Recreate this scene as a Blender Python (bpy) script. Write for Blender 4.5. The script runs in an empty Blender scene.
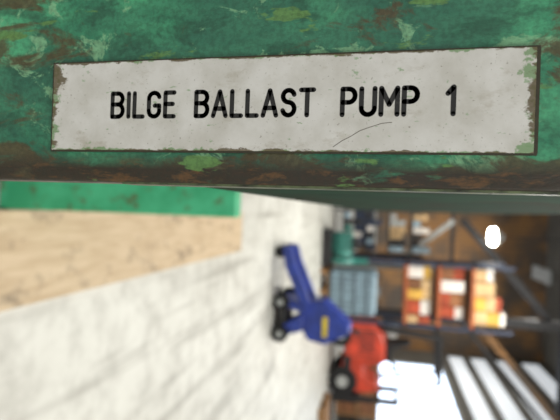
import bpy, bmesh, math, random
from mathutils import Vector, Matrix
random.seed(11)
sc = bpy.context.scene
try:
    sc.view_settings.view_transform = 'Standard'
    sc.view_settings.look = 'None'
except Exception: pass
H = 1.3

# ---------------------------------------------------------------- materials
def lin(c):
    return tuple(((v/255.0)/12.92 if v/255.0 <= 0.04045 else (((v/255.0)+0.055)/1.055)**2.4) for v in c)+(1,)

class NT:
    def __init__(s, name, rough=0.6, metal=0.0):
        s.m = bpy.data.materials.new(name); s.m.use_nodes = True
        s.t = s.m.node_tree; s.b = s.t.nodes['Principled BSDF']
        s.b.inputs['Roughness'].default_value = rough
        s.b.inputs['Metallic'].default_value = metal
        s.tc = s.t.nodes.new('ShaderNodeTexCoord')
    def link(s, a, b): s.t.links.new(a, b)
    def map(s, scale=(1,1,1), rot=(0,0,0)):
        n = s.t.nodes.new('ShaderNodeMapping'); s.link(s.tc.outputs['Object'], n.inputs[0])
        n.inputs['Scale'].default_value = scale; n.inputs['Rotation'].default_value = rot
        return n.outputs[0]
    def noise(s, scale, detail=5, rough=.6, vec=None, dist=0):
        n = s.t.nodes.new('ShaderNodeTexNoise'); s.link(vec or s.tc.outputs['Object'], n.inputs['Vector'])
        n.inputs['Scale'].default_value = scale; n.inputs['Detail'].default_value = detail
        n.inputs['Roughness'].default_value = rough; n.inputs['Distortion'].default_value = dist
        return n.outputs[0]
    def ramp(s, v, a, b, lo=0., hi=1.):
        n = s.t.nodes.new('ShaderNodeMapRange'); s.put(v, n.inputs[0])
        n.inputs[1].default_value = a; n.inputs[2].default_value = b
        n.inputs[3].default_value = lo; n.inputs[4].default_value = hi
        return n.outputs[0]
    def put(s, v, sock):
        if isinstance(v, (int, float)): sock.default_value = v
        elif isinstance(v, tuple): sock.default_value = v
        else: s.link(v, sock)
    def math(s, op, a, b=0.):
        n = s.t.nodes.new('ShaderNodeMath'); n.operation = op
        s.put(a, n.inputs[0]); s.put(b, n.inputs[1]); return n.outputs[0]
    def mix(s, f, a, b):
        n = s.t.nodes.new('ShaderNodeMix'); n.data_type = 'RGBA'
        s.put(f, n.inputs[0]); s.put(a, n.inputs[6]); s.put(b, n.inputs[7]); return n.outputs[2]
    def xyz(s):
        n = s.t.nodes.new('ShaderNodeSeparateXYZ'); s.link(s.tc.outputs['Object'], n.inputs[0]); return n.outputs
    def col(s, c): s.put(c, s.b.inputs['Base Color'])
    def bump(s, v, st=.3, d=.001):
        n = s.t.nodes.new('ShaderNodeBump'); n.inputs['Strength'].default_value = st
        n.inputs['Distance'].default_value = d; s.link(v, n.inputs['Height']); s.link(n.outputs[0], s.b.inputs['Normal'])

def simple(name, c, rough=.6, metal=0., var=.18, scale=6):
    n = NT(name, rough, metal)
    c1 = lin(c); c2 = lin(tuple(v*(1-var) for v in c))
    n.col(n.mix(n.ramp(n.noise(scale), .35, .65), c1, c2)); return n.m
def emis(name, c, st):
    n = NT(name); n.col(lin(c)); n.put(lin(c), n.b.inputs['Emission Color']); n.b.inputs['Emission Strength'].default_value = st
    return n.m

def green_paint(name, front=False):
    n = NT(name, .42)
    v = n.map((1,1,.55))
    big = n.noise(22, 6, .62, v, .6); mid = n.noise(70, 6, .6, v, .4); fine = n.noise(420, 3, .6)
    if front:
        c = n.mix(n.ramp(big, .38, .60), lin((26,106,78)), lin((76,166,120)))
        c = n.mix(n.ramp(n.noise(14, 5, .6, n.map((1,1,.5), (0,0,1))), .47, .60, 0, .7), c, lin((32,80,68)))
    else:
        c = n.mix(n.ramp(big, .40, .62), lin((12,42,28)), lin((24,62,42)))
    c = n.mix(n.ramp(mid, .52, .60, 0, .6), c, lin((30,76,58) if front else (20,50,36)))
    if front:
        w = n.noise(48, 7, .7, n.map((1,1,.8), (0,.4,0)), 1.0)
        c = n.mix(n.ramp(w, .56, .60, 0, .7), c, lin((128,180,136)))
        X, _, Z = n.xyz()
        ru = n.noise(36, 8, .68, n.map((1.3,1,.6), (0,1.2,.3)), .8)
        ends = n.ramp(Z, H-.130, H-.175, 0, .10)
        ends2 = n.ramp(Z, H+.05, H+.062, 0, .07)
        edge = n.ramp(X, -.027, -.0095, 0, .17)
        ru2 = n.math('ADD', n.math('ADD', ru, edge), n.math('ADD', ends, ends2))
        c = n.mix(n.ramp(ru2, .57, .64, 0, .85), c, lin((78,60,32)))
        low = n.ramp(X, -.0240, -.0165, 0, 1)
        k = n.noise(90, 6, .65, n.map((1,1,.35)), .3)
        c = n.mix(n.math('MULTIPLY', low, n.ramp(k, .32, .44)), c, lin((44,34,20)))
        k2 = n.noise(160, 6, .7, n.map((1,1,.3), (0,0,1)), .3)
        c = n.mix(n.math('MULTIPLY', low, n.ramp(k2, .53, .62, 0, .75)), c, lin((96,66,32)))
        g = n.noise(60, 5, .6, n.map((1,1,.4), (0,0,2.0)))
        c = n.mix(n.ramp(g, .62, .65, 0, .85), c, lin((92,134,70)))
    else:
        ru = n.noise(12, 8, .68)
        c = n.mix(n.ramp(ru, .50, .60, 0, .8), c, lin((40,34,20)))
    c = n.mix(n.ramp(fine, .40, .58, .30, 0), c, lin((12,34,24)))
    n.col(c)
    if front: n.put(n.ramp(mid, .4, .6, .35, .62), n.b.inputs['Roughness'])
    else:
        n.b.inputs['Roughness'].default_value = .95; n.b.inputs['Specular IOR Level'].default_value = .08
    n.bump(n.math('ADD', mid, n.math('MULTIPLY', ru, 1.5)), .6 if front else .3, .0012)
    return n.m

M_green_f = green_paint('chipped_green_front', True)
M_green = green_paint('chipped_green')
n = NT('bright_green_paint', .6)
c = n.mix(n.ramp(n.noise(7, 6), .4, .6), lin((72,186,136)), lin((50,160,112)))
c = n.mix(n.ramp(n.noise(16, 6, .7), .56, .64), c, lin((84,104,66))); n.col(c); M_green_b = n.m

# sign face
SX0, SX1, SZ0, SZ1 = -.0655, -.0249, H-.1560, H+.0538
n = NT('engraved_white_plastic', .38)
X, Y, Z = n.xyz()
ex = n.math('MINIMUM', n.math('SUBTRACT', X, SX0), n.math('SUBTRACT', SX1, X))
ez = n.math('MINIMUM', n.math('SUBTRACT', Z, SZ0), n.math('SUBTRACT', SZ1, Z))
e = n.math('MINIMUM', n.math('MULTIPLY', ex, 2.6), n.math('MULTIPLY', ez, .6))
nz = n.noise(230, 6, .7); nl = n.noise(60, 4, .6)
c = n.mix(n.ramp(nl, .35, .65), lin((200,200,196)), lin((182,181,174)))
c = n.mix(n.ramp(n.noise(90, 8, .75, n.map((1,1,.5))), .56, .72, 0, .6), c, lin((144,136,116)))
sp = n.noise(700, 3, .6)
c = n.mix(n.ramp(sp, .65, .71, 0, .6), c, lin((92,84,66)))
gs = n.noise(420, 4, .6, n.map((1,1,.5), (.3,0,0)))
c = n.mix(n.ramp(gs, .66, .69, 0, .7), c, lin((120,150,110)))
m1 = n.math('SUBTRACT', n.math('ADD', n.ramp(nz, .38, .75, 0, .006), n.ramp(nl, .5, .7, 0, .004)), e)
c = n.mix(n.ramp(m1, .0012, .0022, 0, .85), c, lin((104,138,92)))
nb = n.noise(240, 6, .7, n.map((1,1,.5), (0,.9,0)))
m2 = n.math('SUBTRACT', n.math('ADD', n.ramp(nb, .38, .72, 0, .005), n.ramp(n.noise(40,3,.5,n.map((1,1,1),(1,0,0))), .52, .66, 0, .0025)), e)
c = n.mix(n.ramp(m2, .0010, .0018, 0, .9), c, lin((84,72,44)))
n.col(c); n.bump(n.noise(150, 5), .15, .0004); M_sign = n.m
M_sign_edge = simple('sign_edge_dark', (52,48,32), .7, scale=300)  # dark brown tone for the thin rim around the plate
M_scratch = simple('scratch_grey', (96,90,78), .7, scale=300)
n = NT('engraved_black', .5); n.col(n.mix(n.ramp(n.noise(500), .60, .74), lin((18,18,18)), lin((50,47,42)))); M_black_ink = n.m
M_edge = simple('olive_edge', (92,104,72), .5, .2, .7, 90)

n = NT('floor_concrete', .5)
a = n.noise(.8, 6, .6); b_ = n.noise(5, 6, .65)
c = n.mix(n.ramp(a, .35, .65), lin((200,201,194)), lin((178,178,170)))
c = n.mix(n.ramp(b_, .45, .68, 0, .6), c, lin((140,138,130)))
for sc_, rot, lo, st in ((2.2, .55, .57, .4), (3.0, -.35, .59, .35), (2.5, 1.1, .59, .3)):
    t = n.noise(sc_, 3, .5, n.map((2.6,.22,1), (0,0,rot)), .25)
    c = n.mix(n.ramp(t, lo, lo+.09, 0, st), c, lin((110,106,96)))
n.col(c); M_floor = n.m

n = NT('plywood', .65)
c = n.mix(n.ramp(n.noise(4, 6, .6, n.map((8,1,1))), .35, .65), lin((192,172,142)), lin((172,150,118)))
c = n.mix(n.ramp(n.noise(5, 7, .7, n.map((1.6,1,1))), .54, .66, 0, .7), c, lin((92,78,58)))
n.col(c); M_ply = n.m

n = NT('brown_cladding', .8)
w = n.t.nodes.new('ShaderNodeTexWave'); w.bands_direction = 'X'; n.link(n.tc.outputs['Object'], w.inputs[0])
w.inputs['Scale'].default_value = 1.2; w.inputs['Distortion'].default_value = .3
c = n.mix(n.ramp(n.noise(.7, 5), .40, .60), lin((156,114,70)), lin((96,84,72)))
c = n.mix(n.ramp(w.outputs[1], .0, .25, .4, 0), c, lin((60,48,38))); n.col(c); M_brown = n.m

M_grey = simple('grey_sheet', (112,110,104), .7, 0, .2, 1)
M_dark = simple('dark_steel', (42,42,44), .55, .2)
M_rubber = simple('rubber', (24,24,26), .8)
M_blue = simple('blue_enamel', (38,64,160), .4, 0, .25, 8)
M_red = simple('red_enamel', (215,74,50), .45, 0, .3, 3)
M_yel = simple('yellow_label', (225,200,50), .5)
M_lgrey = simple('light_grey_steel', (176,180,178), .5, .1)
M_carton = simple('brown_carton', (150,100,64), .8, 0, .3, 3)
M_redb = simple('red_brown_carton', (190,84,52), .8, 0, .3, 3)
M_tan = simple('tan_carton', (222,186,136), .8, 0, .2, 3)
M_ylw = simple('yellow_carton', (232,184,84), .8, 0, .2, 3)
M_white = simple('white_wrap', (236,230,222), .4, 0, .1, 3)
M_orange = simple('orange_beam', (176,92,50), .5)
M_lblue = simple('pale_blue_plastic', (165,195,212), .4)
M_turq = simple('turquoise_enamel', (60,140,128), .45)
M_wood = simple('pallet_wood', (160,120,78), .8, 0, .25, 12)
M_navy = simple('blue_rack', (44,56,80), .5)
M_strip = emis('daylight_rooflight', (224,230,236), .68)
M_pane = emis('daylight_window', (216,232,255), 3.0)
M_lamp = emis('lamp_lens', (255,252,240), 60)

# ---------------------------------------------------------------- builders
def empty(name):
    o = bpy.data.objects.new(name, None); sc.collection.objects.link(o); return o
def finish(name, bm, mat, parent=None, bevel=0, seg=2, smooth=False):
    bmesh.ops.recalc_face_normals(bm, faces=bm.faces)
    me = bpy.data.meshes.new(name); bm.to_mesh(me); bm.free()
    o = bpy.data.objects.new(name, me); sc.collection.objects.link(o)
    me.materials.append(mat)
    if parent: o.parent = parent
    if bevel:
        b = o.modifiers.new('bev', 'BEVEL'); b.width = bevel; b.segments = seg; b.limit_method = 'ANGLE'
    if smooth:
        for p in me.polygons: p.use_smooth = True
    return o
def addbox(bm, x0, x1, y0, y1, z0, z1):
    vs = [bm.verts.new(p) for p in ((x0,y0,z0),(x1,y0,z0),(x1,y1,z0),(x0,y1,z0),(x0,y0,z1),(x1,y0,z1),(x1,y1,z1),(x0,y1,z1))]
    for f in ((0,3,2,1),(4,5,6,7),(0,1,5,4),(1,2,6,5),(2,3,7,6),(3,0,4,7)): bm.faces.new([vs[i] for i in f])
def box(name, x0, x1, y0, y1, z0, z1, mat, parent=None, bevel=0, seg=2):
    bm = bmesh.new(); addbox(bm, x0, x1, y0, y1, z0, z1); return finish(name, bm, mat, parent, bevel, seg)
def boxes(name, lst, mat, parent=None, bevel=0):
    bm = bmesh.new()
    for b in lst: addbox(bm, *b)
    return finish(name, bm, mat, parent, bevel)
def prism(name, prof, y0, y1, mat, parent=None, bevel=0, seg=3):
    bm = bmesh.new()
    a = [bm.verts.new((x, y0, z)) for x, z in prof]; b = [bm.verts.new((x, y1, z)) for x, z in prof]
    bm.faces.new(a); bm.faces.new(b[::-1])
    for i in range(len(prof)):
        j = (i+1) % len(prof); bm.faces.new((a[i], b[i], b[j], a[j]))
    return finish(name, bm, mat, parent, bevel, seg)
def rod(name, p, q, r, mat, parent=None, segs=20, r2=None, bevel=0):
    p, q = Vector(p), Vector(q); d = q-p
    bm = bmesh.new()
    M = Matrix.Translation((p+q)/2) @ d.to_track_quat('Z', 'Y').to_matrix().to_4x4()
    bmesh.ops.create_cone(bm, cap_ends=True, segments=segs, radius1=r, radius2=r if r2 is None else r2, depth=d.length, matrix=M)
    return finish(name, bm, mat, parent, bevel)
def bar(name, p, q, w, mat, parent=None):
    p, q = Vector(p), Vector(q); d = q-p
    bm = bmesh.new()
    M = Matrix.Translation((p+q)/2) @ d.to_track_quat('Z', 'Y').to_matrix().to_4x4() @ Matrix.Diagonal((w, w, d.length, 1))
    bmesh.ops.create_cube(bm, size=1, matrix=M)
    return finish(name, bm, mat, parent)

# ---------------------------------------------------------------- shell
box('floor', -6, 6.6, -3, 24.3, -.1, 0, M_floor)
box('wall_end', -6, 6.6, 24, 24.3, 0, 8.5, M_brown)
box('wall_left', -6.2, -6, -3, 24.3, 0, 8.5, M_grey)
box('wall_right', 6.5, 6.7, -3, 24.3, 0, 8.5, M_grey)
box('ceiling', -6, 6.6, -3, 24.3, 8.5, 8.7, M_grey)
# translucent cladding strips, right wall
i = 0
for s0, s1 in ((.46,.55),(.61,.70),(.76,.86),(.94,1.04)):
    i += 1
    box('window_%d' % i, 6.44, 6.5, 9, 23.2, H+6.5*s0, H+6.5*s1, M_strip)
w = empty('window_5')
box('pane', 6.45, 6.5, 13.0, 21.4, 1.25, 3.8, M_pane, w)
boxes('frame', [(6.40,6.5,12.9,13.0,1.15,3.9),(6.40,6.5,21.4,21.5,1.15,3.9),(6.40,6.5,12.9,21.5,1.15,1.25),(6.40,6.5,12.9,21.5,3.8,3.9),(6.42,6.5,17.1,17.15,1.2,3.85)], M_lgrey, w)

# ---------------------------------------------------------------- green machine with name plate
cab = empty('pump_control_cabinet')
box('front_flange', -.42, -.010, .2, .214, H-.33, H+.34, M_green_f, cab, .0016, 3)
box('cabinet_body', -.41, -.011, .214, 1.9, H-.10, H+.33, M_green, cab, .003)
box('pedestal', -.5, .028, 1.4, 1.46, 0, .85, M_green_b, cab, .006)
boxes('support_posts', [(-.38,-.28,.25,.35,0,H-.1),(-.38,-.1,1.41,1.45,.85,H-.1)], M_green, cab, .003)
box('edge_strip', -.0112, -.0095, .2005, .2135, H-.12, H+.3, M_edge, cab, .0006)  # thin strip along the flange edge, lighter olive than its rust band

sign = empty('pump_name_plate')
ys = .2-.0016
box('plate', SX0, SX1, ys, .2, SZ0, SZ1, M_sign, sign, .0003, 2)
boxes('plate_rim', [(SX0-.0005,SX0,ys+.0003,.2,SZ0-.0006,SZ1+.0012),(SX1,SX1+.0008,ys+.0003,.2,SZ0-.0006,SZ1+.0012),
                    (SX0,SX1,ys+.0003,.2,SZ1,SZ1+.0014),(SX0,SX1,ys+.0003,.2,SZ0-.0006,SZ0)], M_sign_edge, sign)

def arc(cx, cy, rx, ry, a0, a1, k=12):
    return [(cx+rx*math.cos(math.radians(a0+(a1-a0)*t/k)), cy+ry*math.sin(math.radians(a0+(a1-a0)*t/k))) for t in range(k+1)]
G = {
 'B': (.50, [[(0,0),(0,1)]+arc(.27,.765,.21,.235,90,-90)+[(0,.53)], [(.25,.53)]+arc(.27,.265,.23,.265,90,-90)+[(0,0)]]),
 'I': (.0, [[(0,0),(0,1)]]),
 'L': (.40, [[(0,1),(0,0),(.40,0)]]),
 'G': (.48, [arc(.24,.76,.24,.24,15,180)+arc(.24,.24,.24,.24,180,360)+[(.48,.46),(.27,.46)]]),
 'E': (.40, [[(.40,1),(0,1),(0,0),(.40,0)], [(0,.52),(.34,.52)]]),
 'A': (.54, [[(0,0),(.27,1),(.54,0)], [(.08,.3),(.46,.3)]]),
 'S': (.48, [arc(.24,.76,.23,.24,15,270)+arc(.24,.26,.24,.26,90,-165)]),
 'T': (.50, [[(0,1),(.50,1)], [(.25,1),(.25,0)]]),
 'P': (.48, [[(0,0),(0,1)]+arc(.24,.74,.24,.26,90,-90)+[(0,.48)]]),
 'U': (.50, [[(0,1)]+arc(.25,.25,.25,.25,180,360)+[(.50,1)]]),
 'M': (.60, [[(0,0),(0,1),(.3,.38),(.6,1),(.6,0)]]),
 '1': (.20, [[(0,.76),(.20,1),(.20,0)]]),
}
bm = bmesh.new(); LH = .0106; TX = -.0401; sw = .00100; yt = ys-.00006
def put_disc(s, t):
    bm.faces.new([bm.verts.new((TX-(t+sw*math.sin(a*math.pi/5)), yt, H+s+sw*math.cos(a*math.pi/5))) for a in range(10)])
def put_seg(p, q):
    d = Vector((q[0]-p[0], q[1]-p[1])); 
    if d.length < 1e-7: return
    nrm = Vector((-d.y, d.x)).normalized()*sw
    bm.faces.new([bm.verts.new((TX-t, yt, H+s)) for s, t in ((p[0]+nrm.x,p[1]+nrm.y),(q[0]+nrm.x,q[1]+nrm.y),(q[0]-nrm.x,q[1]-nrm.y),(p[0]-nrm.x,p[1]-nrm.y))])
for word, s0, s1 in (('BILGE',-.1245,-.0940),('BALLAST',-.0835,-.0313),('PUMP',-.0192,.0105),('1',.0221,.0248)):
    tot = sum(G[ch][0] for ch in word); gaps = len(word)-1; L = (s1-s0)/LH
    gap = (L-tot)/gaps if gaps else 0
    x = 0
    for ch in word:
        wd, strokes = G[ch]
        for st in strokes:
            pts = [(s0+(x+a)*LH, b*LH) for a, b in st]
            for p in pts: put_disc(*p)
            for p, q in zip(pts, pts[1:]): put_seg(p, q)
        x += wd+gap
o = finish('engraved_lettering', bm, M_black_ink, sign)
# scratch across the plate
bm = bmesh.new(); sw = .00012
pts = [(-.0225,-.0133),(-.0190,-.0108),(-.0150,-.0087),(-.0118,-.0066),(-.0085,-.0054),(-.0030,-.0036),(.0010,-.0032)]
for p, q in zip(pts, pts[1:]): put_seg(p, q)
finish('scratch', bm, M_scratch, sign)

# ---------------------------------------------------------------- wooden plank
box('wooden_plank', .034, .38, .9, 4.17, 0, .03, M_ply)

# ---------------------------------------------------------------- pallet truck
pt = empty('pallet_truck')
prism('body', [(1.10,.34),(1.36,.30),(1.56,.42),(1.60,.62),(1.44,.93),(1.34,.93),(1.06,.60)], 5.72, 6.06, M_blue, pt, .03)
for k, y in enumerate((5.62, 6.02)):
    prism('fork_%d' % k, [(.42,.10),(.44,.20),(.62,.25),(1.10,.46),(1.14,.36),(.68,.14)], y, y+.15, M_blue, pt, .012)
    rod('tip_wheel_%d' % k, (.50, y+.02, .07), (.50, y+.13, .07), .07, M_rubber, pt)
    prism('leg_%d' % k, [(1.24,.36),(1.44,.36),(1.52,.10),(1.40,.10)], y+.03, y+.12, M_blue, pt, .008)
for k, (x, y) in enumerate(((1.10,5.60),(1.10,6.12),(1.48,5.60),(1.48,6.12))):
    rod('drive_wheel_%d' % k, (x, y, .10), (x, y+.07, .10), .10, M_rubber, pt)
    rod('hub_%d' % k, (x, y-.01, .10), (x, y, .10), .04, M_lgrey, pt)
box('axle_box', 1.08, 1.50, 5.66, 6.12, .08, .16, M_dark, pt, .01)
prism('wheel_bracket', [(1.05,.10),(1.15,.10),(1.24,.40),(1.12,.44)], 5.67, 6.12, M_blue, pt, .008)
box('label', 1.26, 1.50, 5.712, 5.72, .60, .66, M_yel, pt)
rod('tiller', (1.40,5.9,.9), (1.46,5.92,1.0), .022, M_dark, pt)
rod('tiller_grip', (1.46,5.8,1.0), (1.46,6.05,1.0), .02, M_dark, pt)

# ---------------------------------------------------------------- forklift
fk = empty('forklift_truck')
y0, y1 = 12.2, 13.3
prism('counterweight', [(2.80,.38),(2.72,.7),(2.76,1.05),(2.95,1.32),(3.2,1.40),(3.75,1.40),(3.85,1.0),(3.85,.35)], y0, y1, M_red, fk, .12, 5)
boxes('rear_grille', [(2.96+.09*i,3.0+.09*i,y0-.01,y0+.02,.75,1.15) for i in range(6)], M_dark, fk)
box('side_step', 3.60, 4.05, y0-.03, y0+.2, .38, .55, M_dark, fk, .02)
prism('chassis', [(3.80,.30),(3.80,.85),(4.10,.85),(4.25,1.2),(4.45,1.3),(4.52,.85),(4.52,.30)], y0+.03, y1-.03, M_red, fk, .06)
prism('seat', [(3.30,1.40),(3.75,1.40),(3.80,1.55),(3.42,1.58),(3.32,2.0),(3.22,2.0)], 12.5, 13.0, M_dark, fk, .03)
for k, (x, r) in enumerate(((3.10,.28),(4.25,.36))):
    for j, y in enumerate((y0-.06, y1-.16)):
        rod('wheel_%d_%d' % (k, j), (x, y, r), (x, y+.22, r), r, M_rubber, fk, 28, bevel=.02)
        rod('rim_%d_%d' % (k, j), (x, y-.02, r), (x, y, r), r*.4, M_lgrey, fk)
for j, y in enumerate((y0+.08, y1-.08)):
    bar('rear_guard_post_%d' % j, (2.86,y,1.3), (3.0,y,2.72), .13, M_dark, fk)
    bar('front_guard_post_%d' % j, (4.42,y,1.25), (4.12,y,2.70), .06, M_dark, fk)
    bar('guard_rail_%d' % j, (2.95,y,2.70), (4.15,y,2.70), .10, M_dark, fk)
    box('mast_channel_%d' % j, 4.62, 4.76, y-.02, y+.04, .08, 1.75, M_dark, fk)
    prism('fork_%d' % j, [(4.80,.06),(5.75,.06),(5.75,.085),(4.88,.12),(4.88,.7),(4.80,.7)], 12.45+.45*j, 12.57+.45*j, M_dark, fk)
boxes('guard_slats', [(3.10+.2*k,3.14+.2*k,y0+.08,y1-.08,2.68,2.73) for k in range(6)]+[(4.62,4.76,y0+.08,y1-.08,z,z+.08) for z in (.4,1.2,1.67)]+[(4.78,4.84,12.4,13.1,.25,.75)], M_dark, fk)
rod('steering_column', (4.2,12.75,1.2), (3.98,12.75,1.65), .03, M_dark, fk)
rod('steering_wheel', (3.99,12.75,1.64), (3.965,12.75,1.68), .18, M_dark, fk)
rod('gas_bottle', (3.0,12.5,1.56), (3.0,13.0,1.56), .14, M_lgrey, fk)

# ---------------------------------------------------------------- pallet rack with goods
rk = empty('pallet_rack')
boxes('uprights', [(x,x+.07,y,y+.07,0,4.0) for x in (1.05,2.42) for y in (11,11.9)], M_navy, rk)
ZS = (1.75, 2.45, 3.15)
boxes('beams', [(1.05,2.49,y,y+.05,z,z+.07) for y in (11,11.94) for z in ZS], M_orange, rk)
boxes('shelf_decks', [(1.1,2.45,11.05,11.94,z+.04,z+.07) for z in ZS], M_wood, rk)
gd = empty('stacked_cartons')
mats = [M_redb, M_white, M_tan, M_ylw, M_white, M_redb, M_ylw, M_tan, M_carton]
k = 0; mi = 0
for zi, z in enumerate(ZS):
    x = 1.15
    while x < 2.25:
        wd = random.uniform(.20,.32)
        yb = 11.06+random.uniform(0,.10); z2 = z+.07
        top = z+(.56 if zi < 2 else .44+.28*(x-1.1))
        while z2 < top-.08:
            hh = min(random.uniform(.20,.34), top-z2)
            mi = (mi+random.choice((1,2,3,4))) % len(mats)
            box('carton_%d' % k, x, min(x+wd,2.40), yb, 11.85, z2, z2+hh, mats[mi], gd, .01)
            z2 += hh; k += 1
        x += wd+.02
# liquid tote
tt = empty('liquid_tote')
box('bottle', 1.22, 2.12, 10.0, 10.9, .17, 1.15, M_lblue, tt, .07, 4)
boxes('cage_bars', [(x,x+.02,9.97,9.99,.15,1.2) for x in [1.2+.115*i for i in range(9)]]+[(1.2,2.14,9.965,9.985,z,z+.025) for z in (.2,.45,.7,.95,1.18)], M_dark, tt)
boxes('base', [(1.2,2.14,9.98,10.92,.13,.17)]+[(x,x+.1,9.98,10.92,0,.13) for x in (1.2,1.62,2.04)], M_wood, tt)
rod('cap', (1.67,10.45,1.15), (1.67,10.45,1.22), .11, M_lgrey, tt)
# turquoise motor pump
mp = empty('electric_motor_pump')
rod('motor', (.42,10.3,.42), (.92,10.3,.42), .2, M_turq, mp, 28, bevel=.02)
boxes('cooling_fins', [(.46+.05*i,.47+.05*i,10.08,10.52,.2,.64) for i in range(8)], M_turq, mp)
rod('volute', (.96,10.3,.42), (1.08,10.3,.42), .27, M_turq, mp, 28, bevel=.02)
rod('outlet', (1.02,10.3,.6), (1.02,10.3,.95), .07, M_turq, mp)
box('terminal_box', .55, .78, 10.2, 10.4, .6, .74, M_dark, mp, .01)
box('baseplate', .36, 1.12, 10.05, 10.55, 0, .2, M_dark, mp, .01)
# shelf unit
sh = empty('storage_shelf')
boxes('posts', [(x,x+.05,y,y+.05,0,2.2) for x in (-.1,1.0) for y in (12,12.5)], M_dark, sh)
boxes('shelves', [(-.1,1.05,12,12.55,z,z+.04) for z in (.25,.8,1.35,1.9)], M_dark, sh)
k = 0
for z in (.29,.84,1.39,1.94):
    for x in (0,.16,.32,.48,.64,.8):
        m = random.choice([M_turq, M_dark, M_tan, M_lblue, M_dark, M_navy, M_white, M_lgrey, M_lblue])
        box('bin_%d' % k, x, x+.13, 12.05, 12.45, z, z+random.uniform(.12,.42), m, sh, .015); k += 1
# pallets at right
pl = empty('wooden_pallet')
boxes('deck', [(4.3+.17*i,4.43+.17*i,10.4,11.4,z,z+.02) for i in range(7) for z in (.13,)]+[(4.3,5.45,y,y+.1,.02,.13) for y in (10.4,10.85,11.3)]+[(4.3,5.45,y,y+.1,0,.02) for y in (10.4,10.85,11.3)], M_wood, pl)
cr = empty('wooden_crate')
box('crate_box', 4.6, 6.1, 14.6, 16.0, 0, 1.2, M_carton, cr, .01)
boxes('battens', [(4.58+.48*i,4.66+.48*i,14.57,14.6,0,1.22) for i in range(4)]+[(4.58,6.12,14.56,14.59,z,z+.09) for z in (0,.6,1.13)], M_wood, cr)
ct = empty('steel_workbench')
box('bench_top', -.2, 3.6, 17, 17.9, .9, .96, M_lgrey, ct)
boxes('legs', [(x,x+.07,y,y+.07,0,.9) for x in (-.2,1.2,2.4,3.5) for y in (17,17.8)], M_dark, ct)
boxes('drawers', [(-.1,1.1,17.05,17.8,.2,.88),(2.5,3.45,17.05,17.8,.2,.88)], M_navy, ct)
# structural steel
st = empty('steel_frame')
box('column_1', 2.62, 2.86, 13.5, 13.68, 0, 8.5, M_dark, st)
box('column_2', 1.33, 1.45, 12.95, 13.07, 0, 3.05, M_lgrey, st)
box('mezzanine_beam', -5.9, 1.45, 12.95, 13.07, 2.93, 3.02, M_dark, st)
bar('light_brace', (1.33,12.9,1.5), (.12,12.9,2.98), .12, M_lgrey, st)
bar('dark_brace', (.1,14,3.35), (2.65,14,5.6), .18, M_dark, st)
box('tie_beam', -5.9, 6.4, 14.0, 14.16, 5.9, 6.1, M_dark, st)
bar('brown_rafter', (2.75,13.6,3.7), (6.4,13.6,6.8), .18, M_brown, st)
bar('lower_rafter', (2.75,13.6,3.3), (6.4,13.6,6.4), .10, M_dark, st)
# ---------------------------------------------------------------- lamps
lp = empty('high_bay_lamp')
rod('lens', (.53,14,4.20), (.53,14,4.08), .22, M_lamp, lp, 28)
rod('shade', (.53,14,4.20), (.53,14,4.42), .26, M_lgrey, lp, 28, r2=.07)
rod('cord', (.53,14,4.4), (.53,14,8.5), .012, M_dark, lp, 8)
def fixture(x, y, z, e, i):
    f = empty('added_ceiling_light')  # ceiling lights added to light the hall, one behind camera for the plate
    box('housing_%d' % i, x-.25, x+.25, y-1, y+1, z, z+.08, M_lgrey, f)
    boxes('hangers_%d' % i, [(x-.01,x+.01,y-.8,y-.78,z+.08,8.5),(x-.01,x+.01,y+.78,y+.8,z+.08,8.5)], M_dark, f)
    L = bpy.data.lights.new('added_area_light', 'AREA'); L.shape = 'RECTANGLE'; L.size = .45; L.size_y = 1.9; L.energy = e; L.color = (1,.965,.90)
    o = bpy.data.objects.new('added_area_light_%d' % i, L); sc.collection.objects.link(o); o.location = (x, y, z-.02); o.parent = f
for i, (x, y, z, e) in enumerate(((1.8,-1.2,4.2,140),(2,4.5,6.5,380),(2.6,8.8,6.5,460),(-2,8,6.5,200),(2,19,6.8,420))):
    fixture(x, y, z, e, i)

W = bpy.data.worlds.new('World'); sc.world = W; W.use_nodes = True
W.node_tree.nodes['Background'].inputs[0].default_value = (1,.99,.97,1)
W.node_tree.nodes['Background'].inputs[1].default_value = .78

# ---------------------------------------------------------------- camera (held turned on its side)
th = math.radians(12.5); ro = .035
up = Vector((0, math.sin(th), math.cos(th))); rt = Vector((1,0,0)); fw = Vector((0, math.cos(th), -math.sin(th)))
cx = math.cos(ro)*up - math.sin(ro)*rt
cy = -math.sin(ro)*up - math.cos(ro)*rt
cz = -fw
M = Matrix(((cx.x,cy.x,cz.x,0),(cx.y,cy.y,cz.y,0),(cx.z,cy.z,cz.z,H),(0,0,0,1)))
cd = bpy.data.cameras.new('camera'); cd.sensor_width = 36; cd.lens = 480/560*36; cd.clip_start = .01; cd.clip_end = 100
cd.dof.use_dof = True; cd.dof.focus_distance = .204; cd.dof.aperture_fstop = 9.5
co = bpy.data.objects.new('camera', cd); sc.collection.objects.link(co); co.matrix_world = M
sc.camera = co
